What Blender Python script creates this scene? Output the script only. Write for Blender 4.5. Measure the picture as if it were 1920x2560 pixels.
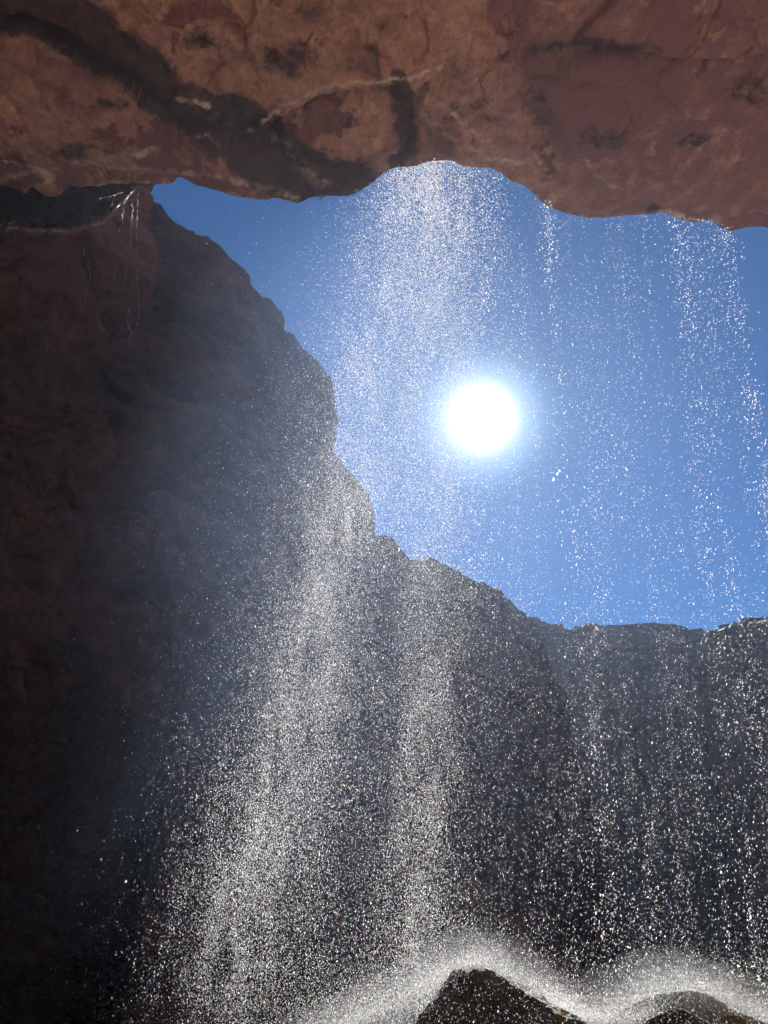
import bpy, math, random
import numpy as np
R = math.radians
sc = bpy.context.scene
for o in list(bpy.data.objects):
    bpy.data.objects.remove(o)
rng = np.random.default_rng(7)
random.seed(7)

# ------------------------------------------------------------------ camera
PITCH = R(33.0)
CAM = np.array([0.0, 0.0, 1.6])
FPX = 2560 * 25.0 / 36.0            # focal length in pixels of the 1920x2560 photograph
cd = bpy.data.cameras.new('camera')
cd.sensor_fit = 'VERTICAL'; cd.sensor_height = 36.0; cd.sensor_width = 27.0; cd.lens = 25.0
cd.clip_start = 0.05; cd.clip_end = 3000
cam = bpy.data.objects.new('camera', cd)
sc.collection.objects.link(cam)
cam.location = CAM
cam.rotation_euler = (R(90) + PITCH, 0, 0)
sc.camera = cam
cP, sP = math.cos(PITCH), math.sin(PITCH)

def rays(px, py):
    "direction through photo pixels (arrays ok), scaled so the optical-axis component is 1"
    a = (np.asarray(px, float) - 960) / FPX
    b = (1280 - np.asarray(py, float)) / FPX
    return np.stack([a, cP - b * sP, sP + b * cP], -1)
def at_y(px, py, y):
    d = rays(px, py)
    return CAM + d * (np.asarray(y, float) / d[..., 1])[..., None]
def at_z(px, py, z):
    d = rays(px, py)
    return CAM + d * ((z - CAM[2]) / d[..., 2])[..., None]
def at_x(px, py, x):
    d = rays(px, py)
    return CAM + d * (np.asarray(x, float) / d[..., 0])[..., None]
WALL_T = math.tan(R(31)); WALL_A = 12.6
def at_wall(px, py, off=0.0):
    "point on the left cave wall, which closes in with distance and so turns its face from the sun"
    d = rays(px, py)
    t = -(WALL_A - off) / np.minimum(d[..., 0] - WALL_T * d[..., 1], -0.05)
    return CAM + d * t[..., None]
def to_px(P):
    Q = P - CAM
    dep = Q[..., 1] * cP + Q[..., 2] * sP
    up = -Q[..., 1] * sP + Q[..., 2] * cP
    dep = np.where(np.abs(dep) < 1e-3, 1e-3, dep)
    px = 960 + FPX * Q[..., 0] / dep
    py = 1280 - FPX * up / dep
    px = np.where(dep > 0.3, px, -9999); py = np.where(dep > 0.3, py, -9999)
    return px, py

# ------------------------------------------------------------------ sun, sky, exposure
sd = rays(1205, 1045); sd = sd / np.linalg.norm(sd)
SUN_EL = math.asin(sd[2]); SUN_AZ = math.atan2(sd[0], sd[1])     # azimuth clockwise from +Y
w = bpy.data.worlds.new('World'); sc.world = w; w.use_nodes = True
nt = w.node_tree; nt.nodes.clear()
out = nt.nodes.new('ShaderNodeOutputWorld')
bg = nt.nodes.new('ShaderNodeBackground'); bg.inputs['Strength'].default_value = 0.05
sky = nt.nodes.new('ShaderNodeTexSky'); sky.sky_type = 'NISHITA'; sky.sun_disc = False
sky.sun_elevation = SUN_EL; sky.sun_rotation = SUN_AZ
sky.altitude = 2600; sky.air_density = 1.0; sky.dust_density = 0.1; sky.ozone_density = 3.5
skm = nt.nodes.new('ShaderNodeMix'); skm.data_type = 'RGBA'; skm.blend_type = 'MULTIPLY'; skm.inputs[0].default_value = 1
skm.inputs[7].default_value = (0.25, 0.485, 0.655, 1)
nt.links.new(sky.outputs[0], skm.inputs[6]); nt.links.new(skm.outputs[2], bg.inputs[0])
# the sun itself and the bright air right round it, as part of the sky
tc = nt.nodes.new('ShaderNodeTexCoord')
dot = nt.nodes.new('ShaderNodeVectorMath'); dot.operation = 'DOT_PRODUCT'
nrm = nt.nodes.new('ShaderNodeVectorMath'); nrm.operation = 'NORMALIZE'
nt.links.new(tc.outputs['Generated'], nrm.inputs[0]); nt.links.new(nrm.outputs[0], dot.inputs[0])
dot.inputs[1].default_value = tuple(sd)
mx = nt.nodes.new('ShaderNodeMath'); mx.operation = 'MAXIMUM'; mx.inputs[1].default_value = 0.0
nt.links.new(dot.outputs['Value'], mx.inputs[0])
last = bg.outputs[0]
for n, amp, colr in ((4000, 6.0, (1, 1, 0.97)), (600, 0.45, (0.75, 0.93, 1)), (38, 0.045, (0.68, 0.87, 1))):
    pw = nt.nodes.new('ShaderNodeMath'); pw.operation = 'POWER'; pw.inputs[1].default_value = n
    nt.links.new(mx.outputs[0], pw.inputs[0])
    ml = nt.nodes.new('ShaderNodeMath'); ml.operation = 'MULTIPLY'; ml.inputs[1].default_value = amp
    nt.links.new(pw.outputs[0], ml.inputs[0])
    b2 = nt.nodes.new('ShaderNodeBackground'); b2.inputs[0].default_value = (*colr, 1)
    nt.links.new(ml.outputs[0], b2.inputs[1])
    ad = nt.nodes.new('ShaderNodeAddShader')
    nt.links.new(last, ad.inputs[0]); nt.links.new(b2.outputs[0], ad.inputs[1]); last = ad.outputs[0]
nt.links.new(last, out.inputs[0])

sl = bpy.data.lights.new('sun_lamp', 'SUN'); sl.energy = 5.0; sl.angle = R(0.5); sl.color = (1.0, 0.97, 0.92)
sun = bpy.data.objects.new('sun_lamp', sl); sc.collection.objects.link(sun)
from mathutils import Vector
sun.rotation_euler = Vector((-sd[0], -sd[1], -sd[2])).to_track_quat('-Z', 'Y').to_euler()
sun.location = (4, 20, 40)

sc.view_settings.view_transform = 'Standard'; sc.view_settings.look = 'None'
sc.view_settings.exposure = 1.55; sc.view_settings.gamma = 1.0
sc.render.engine = 'CYCLES'
cy = sc.cycles
cy.use_denoising = True; cy.denoiser = 'OPENIMAGEDENOISE'; cy.denoising_input_passes = 'RGB_ALBEDO_NORMAL'; cy.denoising_prefilter = 'ACCURATE'
cy.max_bounces = 6; cy.diffuse_bounces = 4; cy.transmission_bounces = 5; cy.glossy_bounces = 2
cy.volume_bounces = 0; cy.transparent_max_bounces = 24
cy.use_adaptive_sampling = True; cy.adaptive_threshold = 0.02

# ------------------------------------------------------------------ numpy noise
_perm = rng.permutation(256); _perm = np.concatenate([_perm, _perm, _perm])
_g = rng.normal(size=(256, 3)); _g /= np.linalg.norm(_g, axis=1)[:, None]
_cell = rng.random((256, 3)); _tilt = rng.normal(size=(256, 3)); _off = rng.normal(size=256)
def _h(i, j, k):
    return _perm[_perm[_perm[i & 255] + (j & 255)] + (k & 255)]
def perlin(P):
    I = np.floor(P).astype(int); F = P - I
    U = F * F * F * (F * (F * 6 - 15) + 10)
    r = 0
    for dx in (0, 1):
        wx = U[..., 0] if dx else 1 - U[..., 0]
        for dy in (0, 1):
            wy = U[..., 1] if dy else 1 - U[..., 1]
            for dz in (0, 1):
                wz = U[..., 2] if dz else 1 - U[..., 2]
                g = _g[_h(I[..., 0] + dx, I[..., 1] + dy, I[..., 2] + dz)]
                r = r + wx * wy * wz * (g[..., 0] * (F[..., 0] - dx) + g[..., 1] * (F[..., 1] - dy) + g[..., 2] * (F[..., 2] - dz))
    return r * 1.5
def fbm(P, o=4, gain=0.5, lac=2.03):
    a, s, r = 1.0, 0, 0
    for k in range(o):
        r = r + a * perlin(P + 17.3 * k); s += a; P = P * lac; a *= gain
    return r / s
def ridged(P, o=4):
    a, s, r = 1.0, 0, 0
    for k in range(o):
        r = r + a * (1 - 2 * np.abs(perlin(P + 9.1 * k))); s += a; P = P * 2.1; a *= 0.5
    return r / s
def facets(P):
    "broken rock: every worley cell is a tilted plane; also returns the closeness to a joint"
    I = np.floor(P).astype(int)
    f1 = np.full(P.shape[:-1], 9.0); f2 = f1.copy(); hh = np.zeros(P.shape[:-1])
    for dx in (-1, 0, 1):
        for dy in (-1, 0, 1):
            for dz in (-1, 0, 1):
                J = I + np.array([dx, dy, dz]); q = _h(J[..., 0], J[..., 1], J[..., 2])
                D = P - (J + _cell[q]); d = np.sqrt((D * D).sum(-1))
                v = (D * _tilt[q]).sum(-1) * 0.7 + _off[q] * 0.35
                c = d < f1
                f2 = np.where(c, f1, np.minimum(f2, d)); hh = np.where(c, v, hh); f1 = np.where(c, d, f1)
    return hh, f2 - f1
def rock(P, big=1.0, fine=1.0, strata=0.0, tilt=0.15):
    Q = P + 0.35 * np.stack([fbm(P * 0.9 + 3, 3), fbm(P * 0.9 + 31, 3), fbm(P * 0.9 + 57, 3)], -1)
    a, _ = facets(Q * 0.55)
    b, e = facets(Q * 1.7 + 5)
    h = big * (0.55 * fbm(P * 0.32, 3) + 0.16 * a)
    h = h + fine * (0.050 * b - 0.03 * np.exp(-e * 14) + 0.09 * ridged(P * 1.3, 4) + 0.05 * fbm(P * 5.2, 3))
    if strata:
        t = (Q[..., 2] + tilt * Q[..., 0] + 0.5 * fbm(P * 0.35, 2)) * 1.35
        f = t - np.floor(t); lay = np.floor(t).astype(int)
        h = h + strata * (_off[(lay * 37) & 255] * 0.16 - 0.10 * np.exp(-np.minimum(f, 1 - f) * 12))
    return h
def smooth(x):
    x = np.clip(x, 0, 1); return x * x * (3 - 2 * x)
def dist_poly(px, py, pts):
    "distance to a polyline, position along it 0..1"
    best = np.full(px.shape, 1e9); pos = np.zeros(px.shape)
    L = [0.0]
    for a, b in zip(pts[:-1], pts[1:]): L.append(L[-1] + math.dist(a, b))
    for i, (a, b) in enumerate(zip(pts[:-1], pts[1:])):
        vx, vy = b[0] - a[0], b[1] - a[1]; l2 = vx * vx + vy * vy + 1e-9
        t = np.clip(((px - a[0]) * vx + (py - a[1]) * vy) / l2, 0, 1)
        d = np.hypot(px - a[0] - t * vx, py - a[1] - t * vy)
        c = d < best; best = np.where(c, d, best); pos = np.where(c, (L[i] + t * (L[i + 1] - L[i])) / L[-1], pos)
    return best, pos
def inside(px, py, pts):
    r = np.zeros(px.shape, bool); n = len(pts)
    for i in range(n):
        (x1, y1), (x2, y2) = pts[i], pts[(i + 1) % n]
        c = ((y1 > py) != (y2 > py))
        with np.errstate(divide='ignore', invalid='ignore'):
            xi = (x2 - x1) * (py - y1) / ((y2 - y1) if y2 != y1 else 1e-9) + x1
        r ^= c & (px < xi)
    return r
def plate(px, py, pts, wdt):
    "soft polygon mask with a crisp edge"
    d, _ = dist_poly(px, py, list(pts) + [pts[0]])
    s = np.where(inside(px, py, pts), d, -d)
    return smooth(s / wdt * 0.5 + 0.5)
def D(*pts):            # traced points were read at 1659 px width
    return [(x * 1.1573, y * 1.1573) for x, y in pts]
def interp_poly(x, pts):
    p = sorted(pts); return np.interp(x, [q[0] for q in p], [q[1] for q in p])

# ------------------------------------------------------------------ object helpers
def tag(o, label, cat, kind=None, group=None):
    o['label'] = label; o['category'] = cat
    if kind: o['kind'] = kind
    if group: o['group'] = group
    return o
def mesh_obj(name, V, F, mat, parent=None, attrs=None, smooth_sh=True):
    me = bpy.data.meshes.new(name)
    V = np.asarray(V, np.float32)
    me.vertices.add(len(V)); me.vertices.foreach_set('co', V.ravel())
    if isinstance(F, np.ndarray):
        n, k = F.shape
        me.loops.add(n * k); me.loops.foreach_set('vertex_index', F.astype(np.int32).ravel())
        me.polygons.add(n); me.polygons.foreach_set('loop_start', np.arange(0, n * k, k, dtype=np.int32))
    else:
        tot = sum(len(f) for f in F)
        me.loops.add(tot); me.loops.foreach_set('vertex_index', np.concatenate([np.asarray(f, np.int32) for f in F]))
        st = np.concatenate([[0], np.cumsum([len(f) for f in F])[:-1]]).astype(np.int32)
        me.polygons.add(len(F)); me.polygons.foreach_set('loop_start', st)
    me.update(calc_edges=True)
    if smooth_sh: me.polygons.foreach_set('use_smooth', np.ones(len(me.polygons), bool))
    for k, v in (attrs or {}).items():
        v = np.asarray(v, np.float32)
        if v.ndim == 1:
            a = me.attributes.new(k, 'FLOAT', 'POINT'); a.data.foreach_set('value', v)
        else:
            a = me.attributes.new(k, 'FLOAT_COLOR', 'POINT')
            a.data.foreach_set('color', np.concatenate([v, np.ones((len(v), 1), np.float32)], 1).ravel())
    me.materials.append(mat)
    o = bpy.data.objects.new(name, me); sc.collection.objects.link(o)
    if parent: o.parent = parent
    return o
def fix_normals(o):
    import bmesh
    b = bmesh.new(); b.from_mesh(o.data); bmesh.ops.recalc_face_normals(b, faces=b.faces); b.to_mesh(o.data); b.free()
    return o
def normals(G):
    du = np.gradient(G, axis=0); dv = np.gradient(G, axis=1)
    n = np.cross(du, dv); return n / (np.linalg.norm(n, axis=-1, keepdims=True) + 1e-9)
def solid_grid(name, G, back, mat, attrs=None, toward=None, parent=None):
    "grid surface G[i,j] made into a closed body by pushing its border along `back` and capping"
    nu, nv = G.shape[:2]
    idx = np.arange(nu * nv).reshape(nu, nv)
    q = np.stack([idx[:-1, :-1], idx[1:, :-1], idx[1:, 1:], idx[:-1, 1:]], -1).reshape(-1, 4)
    ring = np.concatenate([idx[:, 0], idx[-1, 1:], idx[-2::-1, -1], idx[0, -2:0:-1]])
    V = G.reshape(-1, 3); B = V[ring] + np.asarray(back, float)
    base = nu * nv; n = len(ring); ri = base + np.arange(n); bi = base + n + np.arange(n)
    side = np.stack([ri, bi, np.roll(bi, -1), np.roll(ri, -1)], -1)
    c = B.mean(0)
    V2 = np.concatenate([V, V[ring], B, c[None]])
    tri = np.stack([bi, np.full(n, base + 2 * n), np.roll(bi, -1), np.roll(bi, -1)], -1)
    F = [tuple(f) for f in q] + [tuple(f) for f in side] + [tuple(f[:3]) for f in tri]
    at = {}
    for k, v in (attrs or {}).items():
        v = v.reshape(-1) if v.ndim == 2 else v.reshape(-1, 3)
        pad = np.zeros((2 * n + 1,) + v.shape[1:]); at[k] = np.concatenate([v, pad])
    return mesh_obj(name, V2, F, mat, parent, at)

# ------------------------------------------------------------------ materials
def rock_mat(name, cols, wet=0.35, scale=1.0, bump=0.5, stain_shade_col=(0.02, 0.017, 0.02), lit_edge_col=(0.75, 0.66, 0.58), tint_col=None, rough=0.85, sharp=False, spec=0.4):
    m = bpy.data.materials.new(name); m.use_nodes = True; n = m.node_tree; N = n.nodes; L = n.links
    b = N['Principled BSDF']
    tc = N.new('ShaderNodeTexCoord')
    def noise(s, d=6, r=0.6, dist=0.0, vec=None):
        t = N.new('ShaderNodeTexNoise'); t.inputs['Scale'].default_value = s; t.inputs['Detail'].default_value = d
        t.inputs['Roughness'].default_value = r; t.inputs['Distortion'].default_value = dist
        L.new(vec or tc.outputs['Object'], t.inputs['Vector']); return t
    def ramp(src, pts):
        t = N.new('ShaderNodeValToRGB'); e = t.color_ramp.elements
        while len(e) > 1: e.remove(e[0])
        e[0].position = pts[0][0]; e[0].color = (*pts[0][1], 1)
        for p, c in pts[1:]:
            q = e.new(p); q.color = (*c, 1)
        L.new(src, t.inputs[0]); return t
    def mix(f, a, c, mode='MIX'):
        t = N.new('ShaderNodeMix'); t.data_type = 'RGBA'; t.blend_type = mode
        if isinstance(f, float): t.inputs[0].default_value = f
        else: L.new(f, t.inputs[0])
        for s, v in ((6, a), (7, c)):
            if isinstance(v, tuple): t.inputs[s].default_value = (*v, 1)
            else: L.new(v, t.inputs[s])
        return t.outputs[2]
    def g(v): return (v, v, v)
    mp = N.new('ShaderNodeMapping'); mp.inputs['Scale'].default_value = (1, 1, 1.7); mp.inputs['Rotation'].default_value = (0.3, 0.5, 0.2)
    L.new(tc.outputs['Object'], mp.inputs[0])
    n1 = noise(0.45 * scale, 8, 0.62, 0.9, mp.outputs[0])
    c0 = ramp(n1.outputs[0], [(0.36, cols[0]), (0.42, cols[1]), (0.50, cols[2]), (0.545, cols[2]), (0.565, cols[3]), (0.64, cols[3]), (0.67, cols[1])] if sharp else [(0.33, cols[0]), (0.45, cols[1]), (0.53, cols[2]), (0.62, cols[3]), (0.74, cols[1])]).outputs[0]
    n2 = noise(1.6 * scale, 9, 0.68, 0.5, mp.outputs[0])
    f2 = ramp(n2.outputs[0], [(0.46, g(0.0)), (0.60, g(0.6))] if sharp else [(0.40, g(0.0)), (0.60, g(0.85))]).outputs[0]
    c1 = mix(f2, c0, cols[4])
    n3 = noise(7 * scale, 8, 0.72)
    f3 = ramp(n3.outputs[0], [(0.35, g(0.68)), (0.5, g(0.98)), (0.68, g(1.25))]).outputs[0]
    c2 = mix(1.0, c1, f3, 'MULTIPLY')
    n4 = noise(42 * scale, 5, 0.75)
    f4 = ramp(n4.outputs[0], [(0.3, g(0.75)), (0.5, g(1.0)), (0.72, g(1.28))]).outputs[0]
    c3 = mix(1.0, c2, f4, 'MULTIPLY')
    def attr(nm):
        a = N.new('ShaderNodeAttribute'); a.attribute_name = nm; return a.outputs['Fac']
    nst = noise(3.2, 7, 0.7)
    def rough_mask(nm, lo, hi):
        add = N.new('ShaderNodeMath'); add.operation = 'MULTIPLY_ADD'
        s = N.new('ShaderNodeMath'); s.operation = 'SUBTRACT'; L.new(nst.outputs[0], s.inputs[0]); s.inputs[1].default_value = 0.5
        L.new(s.outputs[0], add.inputs[0]); add.inputs[1].default_value = 1.5; L.new(attr(nm), add.inputs[2])
        return ramp(add.outputs[0], [(lo, g(0)), (hi, g(1))]).outputs[0]
    tintm = rough_mask('tint', 0.3, 0.6)
    if tint_col: c3 = mix(tintm, c3, mix(1.0, tint_col, f4, 'MULTIPLY'))
    sm = rough_mask('stain_shade', 0.22, 0.5)
    sm2 = N.new('ShaderNodeMath'); sm2.operation = 'MULTIPLY'; L.new(sm, sm2.inputs[0]); sm2.inputs[1].default_value = 0.86
    c4 = mix(sm2.outputs[0], c3, mix(1.0, stain_shade_col, f3, 'MULTIPLY'))
    n5 = noise(22, 6, 0.8)
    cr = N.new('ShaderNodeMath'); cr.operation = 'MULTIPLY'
    L.new(attr('lit_edge'), cr.inputs[0]); L.new(ramp(n5.outputs[0], [(0.36, g(0.15)), (0.60, g(1.3))]).outputs[0], cr.inputs[1])
    c5 = mix(cr.outputs[0], c4, lit_edge_col)
    L.new(c5, b.inputs['Base Color'])
    rr = N.new('ShaderNodeMapRange'); L.new(n2.outputs[0], rr.inputs[0]); rr.inputs[1].default_value = 0.35; rr.inputs[2].default_value = 0.65
    rr.inputs[3].default_value = rough - wet; rr.inputs[4].default_value = rough
    L.new(rr.outputs[0], b.inputs['Roughness'])
    b.inputs['Specular IOR Level'].default_value = spec
    bp = N.new('ShaderNodeBump'); bp.inputs['Strength'].default_value = bump; bp.inputs['Distance'].default_value = 0.12
    hs0 = N.new('ShaderNodeMath'); hs0.operation = 'MULTIPLY_ADD'; L.new(n2.outputs[0], hs0.inputs[0]); hs0.inputs[1].default_value = 2.2; L.new(n3.outputs[0], hs0.inputs[2])
    hsum = N.new('ShaderNodeMath'); hsum.operation = 'MULTIPLY_ADD'; L.new(n4.outputs[0], hsum.inputs[0]); hsum.inputs[1].default_value = 0.22; L.new(hs0.outputs[0], hsum.inputs[2])
    L.new(hsum.outputs[0], bp.inputs['Height']); L.new(bp.outputs[0], b.inputs['Normal'])
    return m

M_roof = rock_mat('overhang_rock', [(0.20, 0.115, 0.11), (0.43, 0.25, 0.20), (0.56, 0.35, 0.27), (0.26, 0.125, 0.13), (0.32, 0.19, 0.17)], scale=0.9, tint_col=(0.27, 0.155, 0.165), stain_shade_col=(0.045, 0.04, 0.046), sharp=True, bump=0.8)
M_wall = rock_mat('cave_wall_rock', [(0.012, 0.008, 0.011), (0.042, 0.024, 0.027), (0.075, 0.040, 0.035), (0.022, 0.014, 0.020), (0.024, 0.015, 0.019)], wet=0.15, scale=0.8, tint_col=(0.075, 0.037, 0.034), stain_shade_col=(0.010, 0.009, 0.013))
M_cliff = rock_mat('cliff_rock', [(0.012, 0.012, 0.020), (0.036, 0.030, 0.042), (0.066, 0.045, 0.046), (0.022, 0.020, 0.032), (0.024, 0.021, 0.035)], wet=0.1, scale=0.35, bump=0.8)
M_wet = rock_mat('wet_boulder_rock', [(0.04, 0.04, 0.036), (0.10, 0.095, 0.08), (0.16, 0.145, 0.11), (0.06, 0.06, 0.057), (0.075, 0.072, 0.062)], wet=0.35, scale=2.6, bump=0.8, tint_col=(0.20, 0.16, 0.06), rough=0.8, spec=0.22)
M_ground = rock_mat('gravel_ground', [(0.40, 0.25, 0.19), (0.53, 0.35, 0.26), (0.60, 0.42, 0.32), (0.46, 0.30, 0.23), (0.50, 0.34, 0.26)], wet=0.2, scale=1.5, bump=0.8)

def drop_mat(name, transp=0.45):
    m = bpy.data.materials.new(name); m.use_nodes = True; n = m.node_tree; N = n.nodes; L = n.links
    N.clear(); o = N.new('ShaderNodeOutputMaterial')
    a = N.new('ShaderNodeAttribute'); a.attribute_name = 'col'
    tr = N.new('ShaderNodeBsdfTranslucent'); L.new(a.outputs['Color'], tr.inputs[0])
    tp = N.new('ShaderNodeBsdfTransparent')
    gl = N.new('ShaderNodeBsdfGlossy'); gl.inputs['Roughness'].default_value = 0.25
    m1 = N.new('ShaderNodeMixShader'); m1.inputs[0].default_value = transp; L.new(tr.outputs[0], m1.inputs[1]); L.new(tp.outputs[0], m1.inputs[2])
    m2 = N.new('ShaderNodeMixShader'); m2.inputs[0].default_value = 0.06; L.new(m1.outputs[0], m2.inputs[1]); L.new(gl.outputs[0], m2.inputs[2])
    L.new(m2.outputs[0], o.inputs[0]); return m
M_drop = drop_mat('sunlit_water_drops')
M_rill = drop_mat('trickling_water', 0.25)

# ------------------------------------------------------------------ overhang (ceiling of the alcove)
LIPZ = 14.6
lip_px = [(-420, 640), (-300, 600), (-200, 585), (-90, 560), (0, 530), (14, 505), (35, 490), (60, 480), (78, 462), (112, 488), (150, 486), (174, 460), (208, 465), (272, 460), (345, 456), (400, 459), (434, 458),
          (441, 443), (457, 443), (492, 463), (550, 477), (584, 490), (625, 495), (671, 501), (680, 495), (706, 498), (746, 509), (772, 495), (810, 493), (868, 490),
          (903, 480), (926, 463), (949, 440), (962, 428), (990, 416), (1040, 414), (1068, 401), (1100, 397), (1128, 399), (1160, 412), (1195, 417), (1226, 415), (1249, 428),
          (1272, 451), (1307, 460), (1335, 482), (1365, 509), (1390, 520), (1417, 531), (1469, 544), (1510, 544), (1573, 535), (1625, 533), (1660, 528), (1706, 547),
          (1730, 555), (1776, 547), (1799, 564), (1828, 576), (1863, 567), (1886, 562), (1920, 567), (2000, 575), (2080, 560), (2200, 590), (2400, 620)]
lw = np.array([at_z(a, b, LIPZ) for a, b in lip_px])
nx = 1000
xs = np.concatenate([np.linspace(-24, -9.6, 60, endpoint=False), np.linspace(-9.6, 9.6, nx - 140), np.linspace(9.6, 26, 81)[1:]])
lip_y = np.interp(xs, lw[:, 0], lw[:, 1])
lq = np.stack([xs, 0 * xs + 2.2, 0 * xs], -1)
lip_y = lip_y + 0.05 * fbm(lq * 4, 4, 0.65) + 0.02 * ridged(lq * 9, 3)
# profile (s back from lip, z): closed section, dense under the visible part
prof = [(-2.4, 24), (-1.5, 20.5), (-0.7, 17.5), (-0.30, 16.0), (-0.08, 15.1), (-0.015, 14.75), (0, 14.6), (0.25, 14.52), (1, 14.45), (2.5, 14.3), (4, 14.2), (7, 14.1), (11, 13.2), (14, 11), (16, 7.5), (17, 3), (17.3, -2),
        (24, -2), (26, 12), (22, 22), (10, 24), (-2.4, 24)]
cnt = [4, 6, 8, 8, 8, 8, 12, 40, 110, 100, 24, 20, 16, 14, 14, 12, 3, 4, 4, 6, 4]
S = []; Z = []
for (a, b), (c, d), k in zip(prof[:-1], prof[1:], cnt):
    for t in np.arange(k) / k: S.append(a + (c - a) * t); Z.append(b + (d - b) * t)
S = np.array(S); Z = np.array(Z); ns = len(S)
under = np.clip((S + 0.5) / 0.6, 0, 1) * (Z > -1) * (np.arange(ns) < sum(cnt[:16]))
G = np.zeros((len(xs), ns, 3))
G[..., 0] = xs[:, None]
# lip detail fades with distance from lip
base_lip = np.interp(xs, [-24, -9, 0, 9, 26], [6.0, 7.0, 7.9, 7.3, 5.5])
fade = np.exp(-np.abs(S) / 0.9)
G[..., 1] = (lip_y[:, None] * fade + base_lip[:, None] * (1 - fade)) - S[None]
G[..., 2] = Z[None]
px, py = to_px(G)
vis = (np.arange(ns) < sum(cnt[:13]))[None] * np.ones((len(xs), 1))
plateA = D((-300, -500), (-300, -100), (60, -5), (180, 30), (250, 90), (330, 150), (385, 212), (430, 222), (490, 250), (540, 282), (570, 262), (600, 235), (650, 215), (700, 190), (760, 180), (820, 178), (880, 170), (920, 155), (955, 145), (1050, 110), (1130, 80), (1200, 60), (1300, 75), (1420, 100), (1500, 110), (1900, 60), (1900, -500))
plateB = D((-300, -40), (0, 40), (70, 52), (130, 82), (215, 160), (300, 192), (330, 222), (348, 240), (350, 270), (330, 300), (300, 345), (230, 350), (160, 352), (100, 358), (0, 335), (-300, 330))
plateC = D((590, 250), (640, 225), (760, 188), (850, 185), (862, 240), (870, 330), (830, 350), (790, 395), (740, 418), (690, 400), (640, 360), (610, 310))
plateD = D((915, 170), (1000, 130), (1110, 105), (1140, 160), (1135, 230), (1140, 320), (1170, 350), (1100, 340), (1030, 318), (965, 288), (900, 250))
plateE = D((1230, 330), (1300, 395), (1330, 410), (1390, 340), (1480, 300), (1700, 260), (1700, 120), (1420, 110), (1250, 120), (1160, 200))
flakes = [D((-300, 350), (0, 345), (90, 365), (100, 395), (60, 405), (0, 470), (-300, 480)), D((95, 362), (210, 362), (225, 390), (190, 425), (120, 408)), D((225, 360), (285, 368), (275, 392), (230, 398)),
          D((290, 365), (420, 372), (520, 395), (590, 430), (560, 432), (440, 405), (385, 385), (290, 396))]
wob = np.stack([fbm(G * 1.3, 4), fbm(G * 1.3 + 40, 4)], -1) * 22 + np.stack([fbm(G * 5, 3), fbm(G * 5 + 40, 3)], -1) * 8
band = D((-60, -10), (0, 15), (150, 50), (230, 100), (310, 160), (370, 215), (450, 255), (540, 292), (580, 345), (640, 392), (700, 408), (770, 405))
nlip = 1 - np.exp(-np.clip(np.abs(S), 0, 9) / 0.9)[None]
hr = rock(G * np.array([1, 1, 1.0]), 0.75, 1.3)
N_ = normals(G)
mid = N_[len(xs) // 2, sum(cnt[:8])]
if mid[2] > 0: N_ = -N_
for it in range(3):        # ledges are laid out on the surface as it ends up, not on the smooth vault it starts from
    wx, wy = px + wob[..., 0], py + wob[..., 1]
    h = 0.60 * plate(wx, wy, plateA, 14) + 0.42 * plate(wx, wy, plateB, 16) + 0.26 * plate(wx, wy, plateC, 18) + 0.24 * plate(wx, wy, plateD, 14) + 0.2 * plate(wx, wy, plateE, 30)
    for i, f in enumerate(flakes): h = h + (0.06 + 0.04 * (i % 2)) * plate(wx, wy, f, 9)
    d, t = dist_poly(wx, wy, band); h = h - 0.3 * smooth(1.2 - d / 60)
    h = h * vis * (0.1 + 0.9 * nlip) + hr * (0.10 + 0.90 * nlip)
    G2 = G + N_ * h[..., None]
    px, py = to_px(G2)
wx, wy = px + wob[..., 0], py + wob[..., 1]
# wet bands plus recess shade, lit ledge edges, rightward haze purple, painted in
band = D((-60, -10), (0, 15), (150, 50), (230, 100), (310, 160), (370, 215), (450, 255), (540, 292), (580, 345), (640, 392), (700, 408), (770, 405))
bw = [62, 60, 60, 62, 66, 62, 66, 72, 66, 50, 40]
d, t = dist_poly(wx, wy, band)
stain_shade = smooth(1.15 - d / np.interp(t, [0, .3, .55, .7, .85, 1], [60, 64, 50, 84, 84, 60]) * 0.7)
d, t = dist_poly(wx, wy, D((865, 175), (872, 240), (880, 330), (860, 360))); stain_shade = np.maximum(stain_shade, 0.75 * smooth(1.1 - d / 42))
d, t = dist_poly(wx, wy, D((1150, 190), (1165, 260), (1180, 330), (1200, 360))); stain_shade = np.maximum(stain_shade, 0.3 * smooth(1.1 - d / 60))
d, t = dist_poly(wx, wy, D((1160, 100), (1240, 90), (1330, 100), (1420, 108))); stain_shade = np.maximum(stain_shade, 0.45 * smooth(1.1 - d / 26))
for cx, cy_, rx, ry, a in ((420, 90, 90, 30, .42), (610, 130, 80, 55, .45), (160, 330, 60, 25, .5), (240, 230, 80, 20, .4), (1010, 250, 70, 60, .35), (1310, 300, 80, 30, .4), (1500, 300, 60, 20, .4), (1420, 525 / 1.157, 40, 15, .5), (1620, 190, 50, 40, .45)):
    stain_shade = np.maximum(stain_shade, a * smooth(1.3 - np.hypot((wx - cx * 1.157) / (rx * 1.157), (wy - cy_ * 1.157) / (ry * 1.157))))
lit_edge = np.zeros(px.shape)
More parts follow.
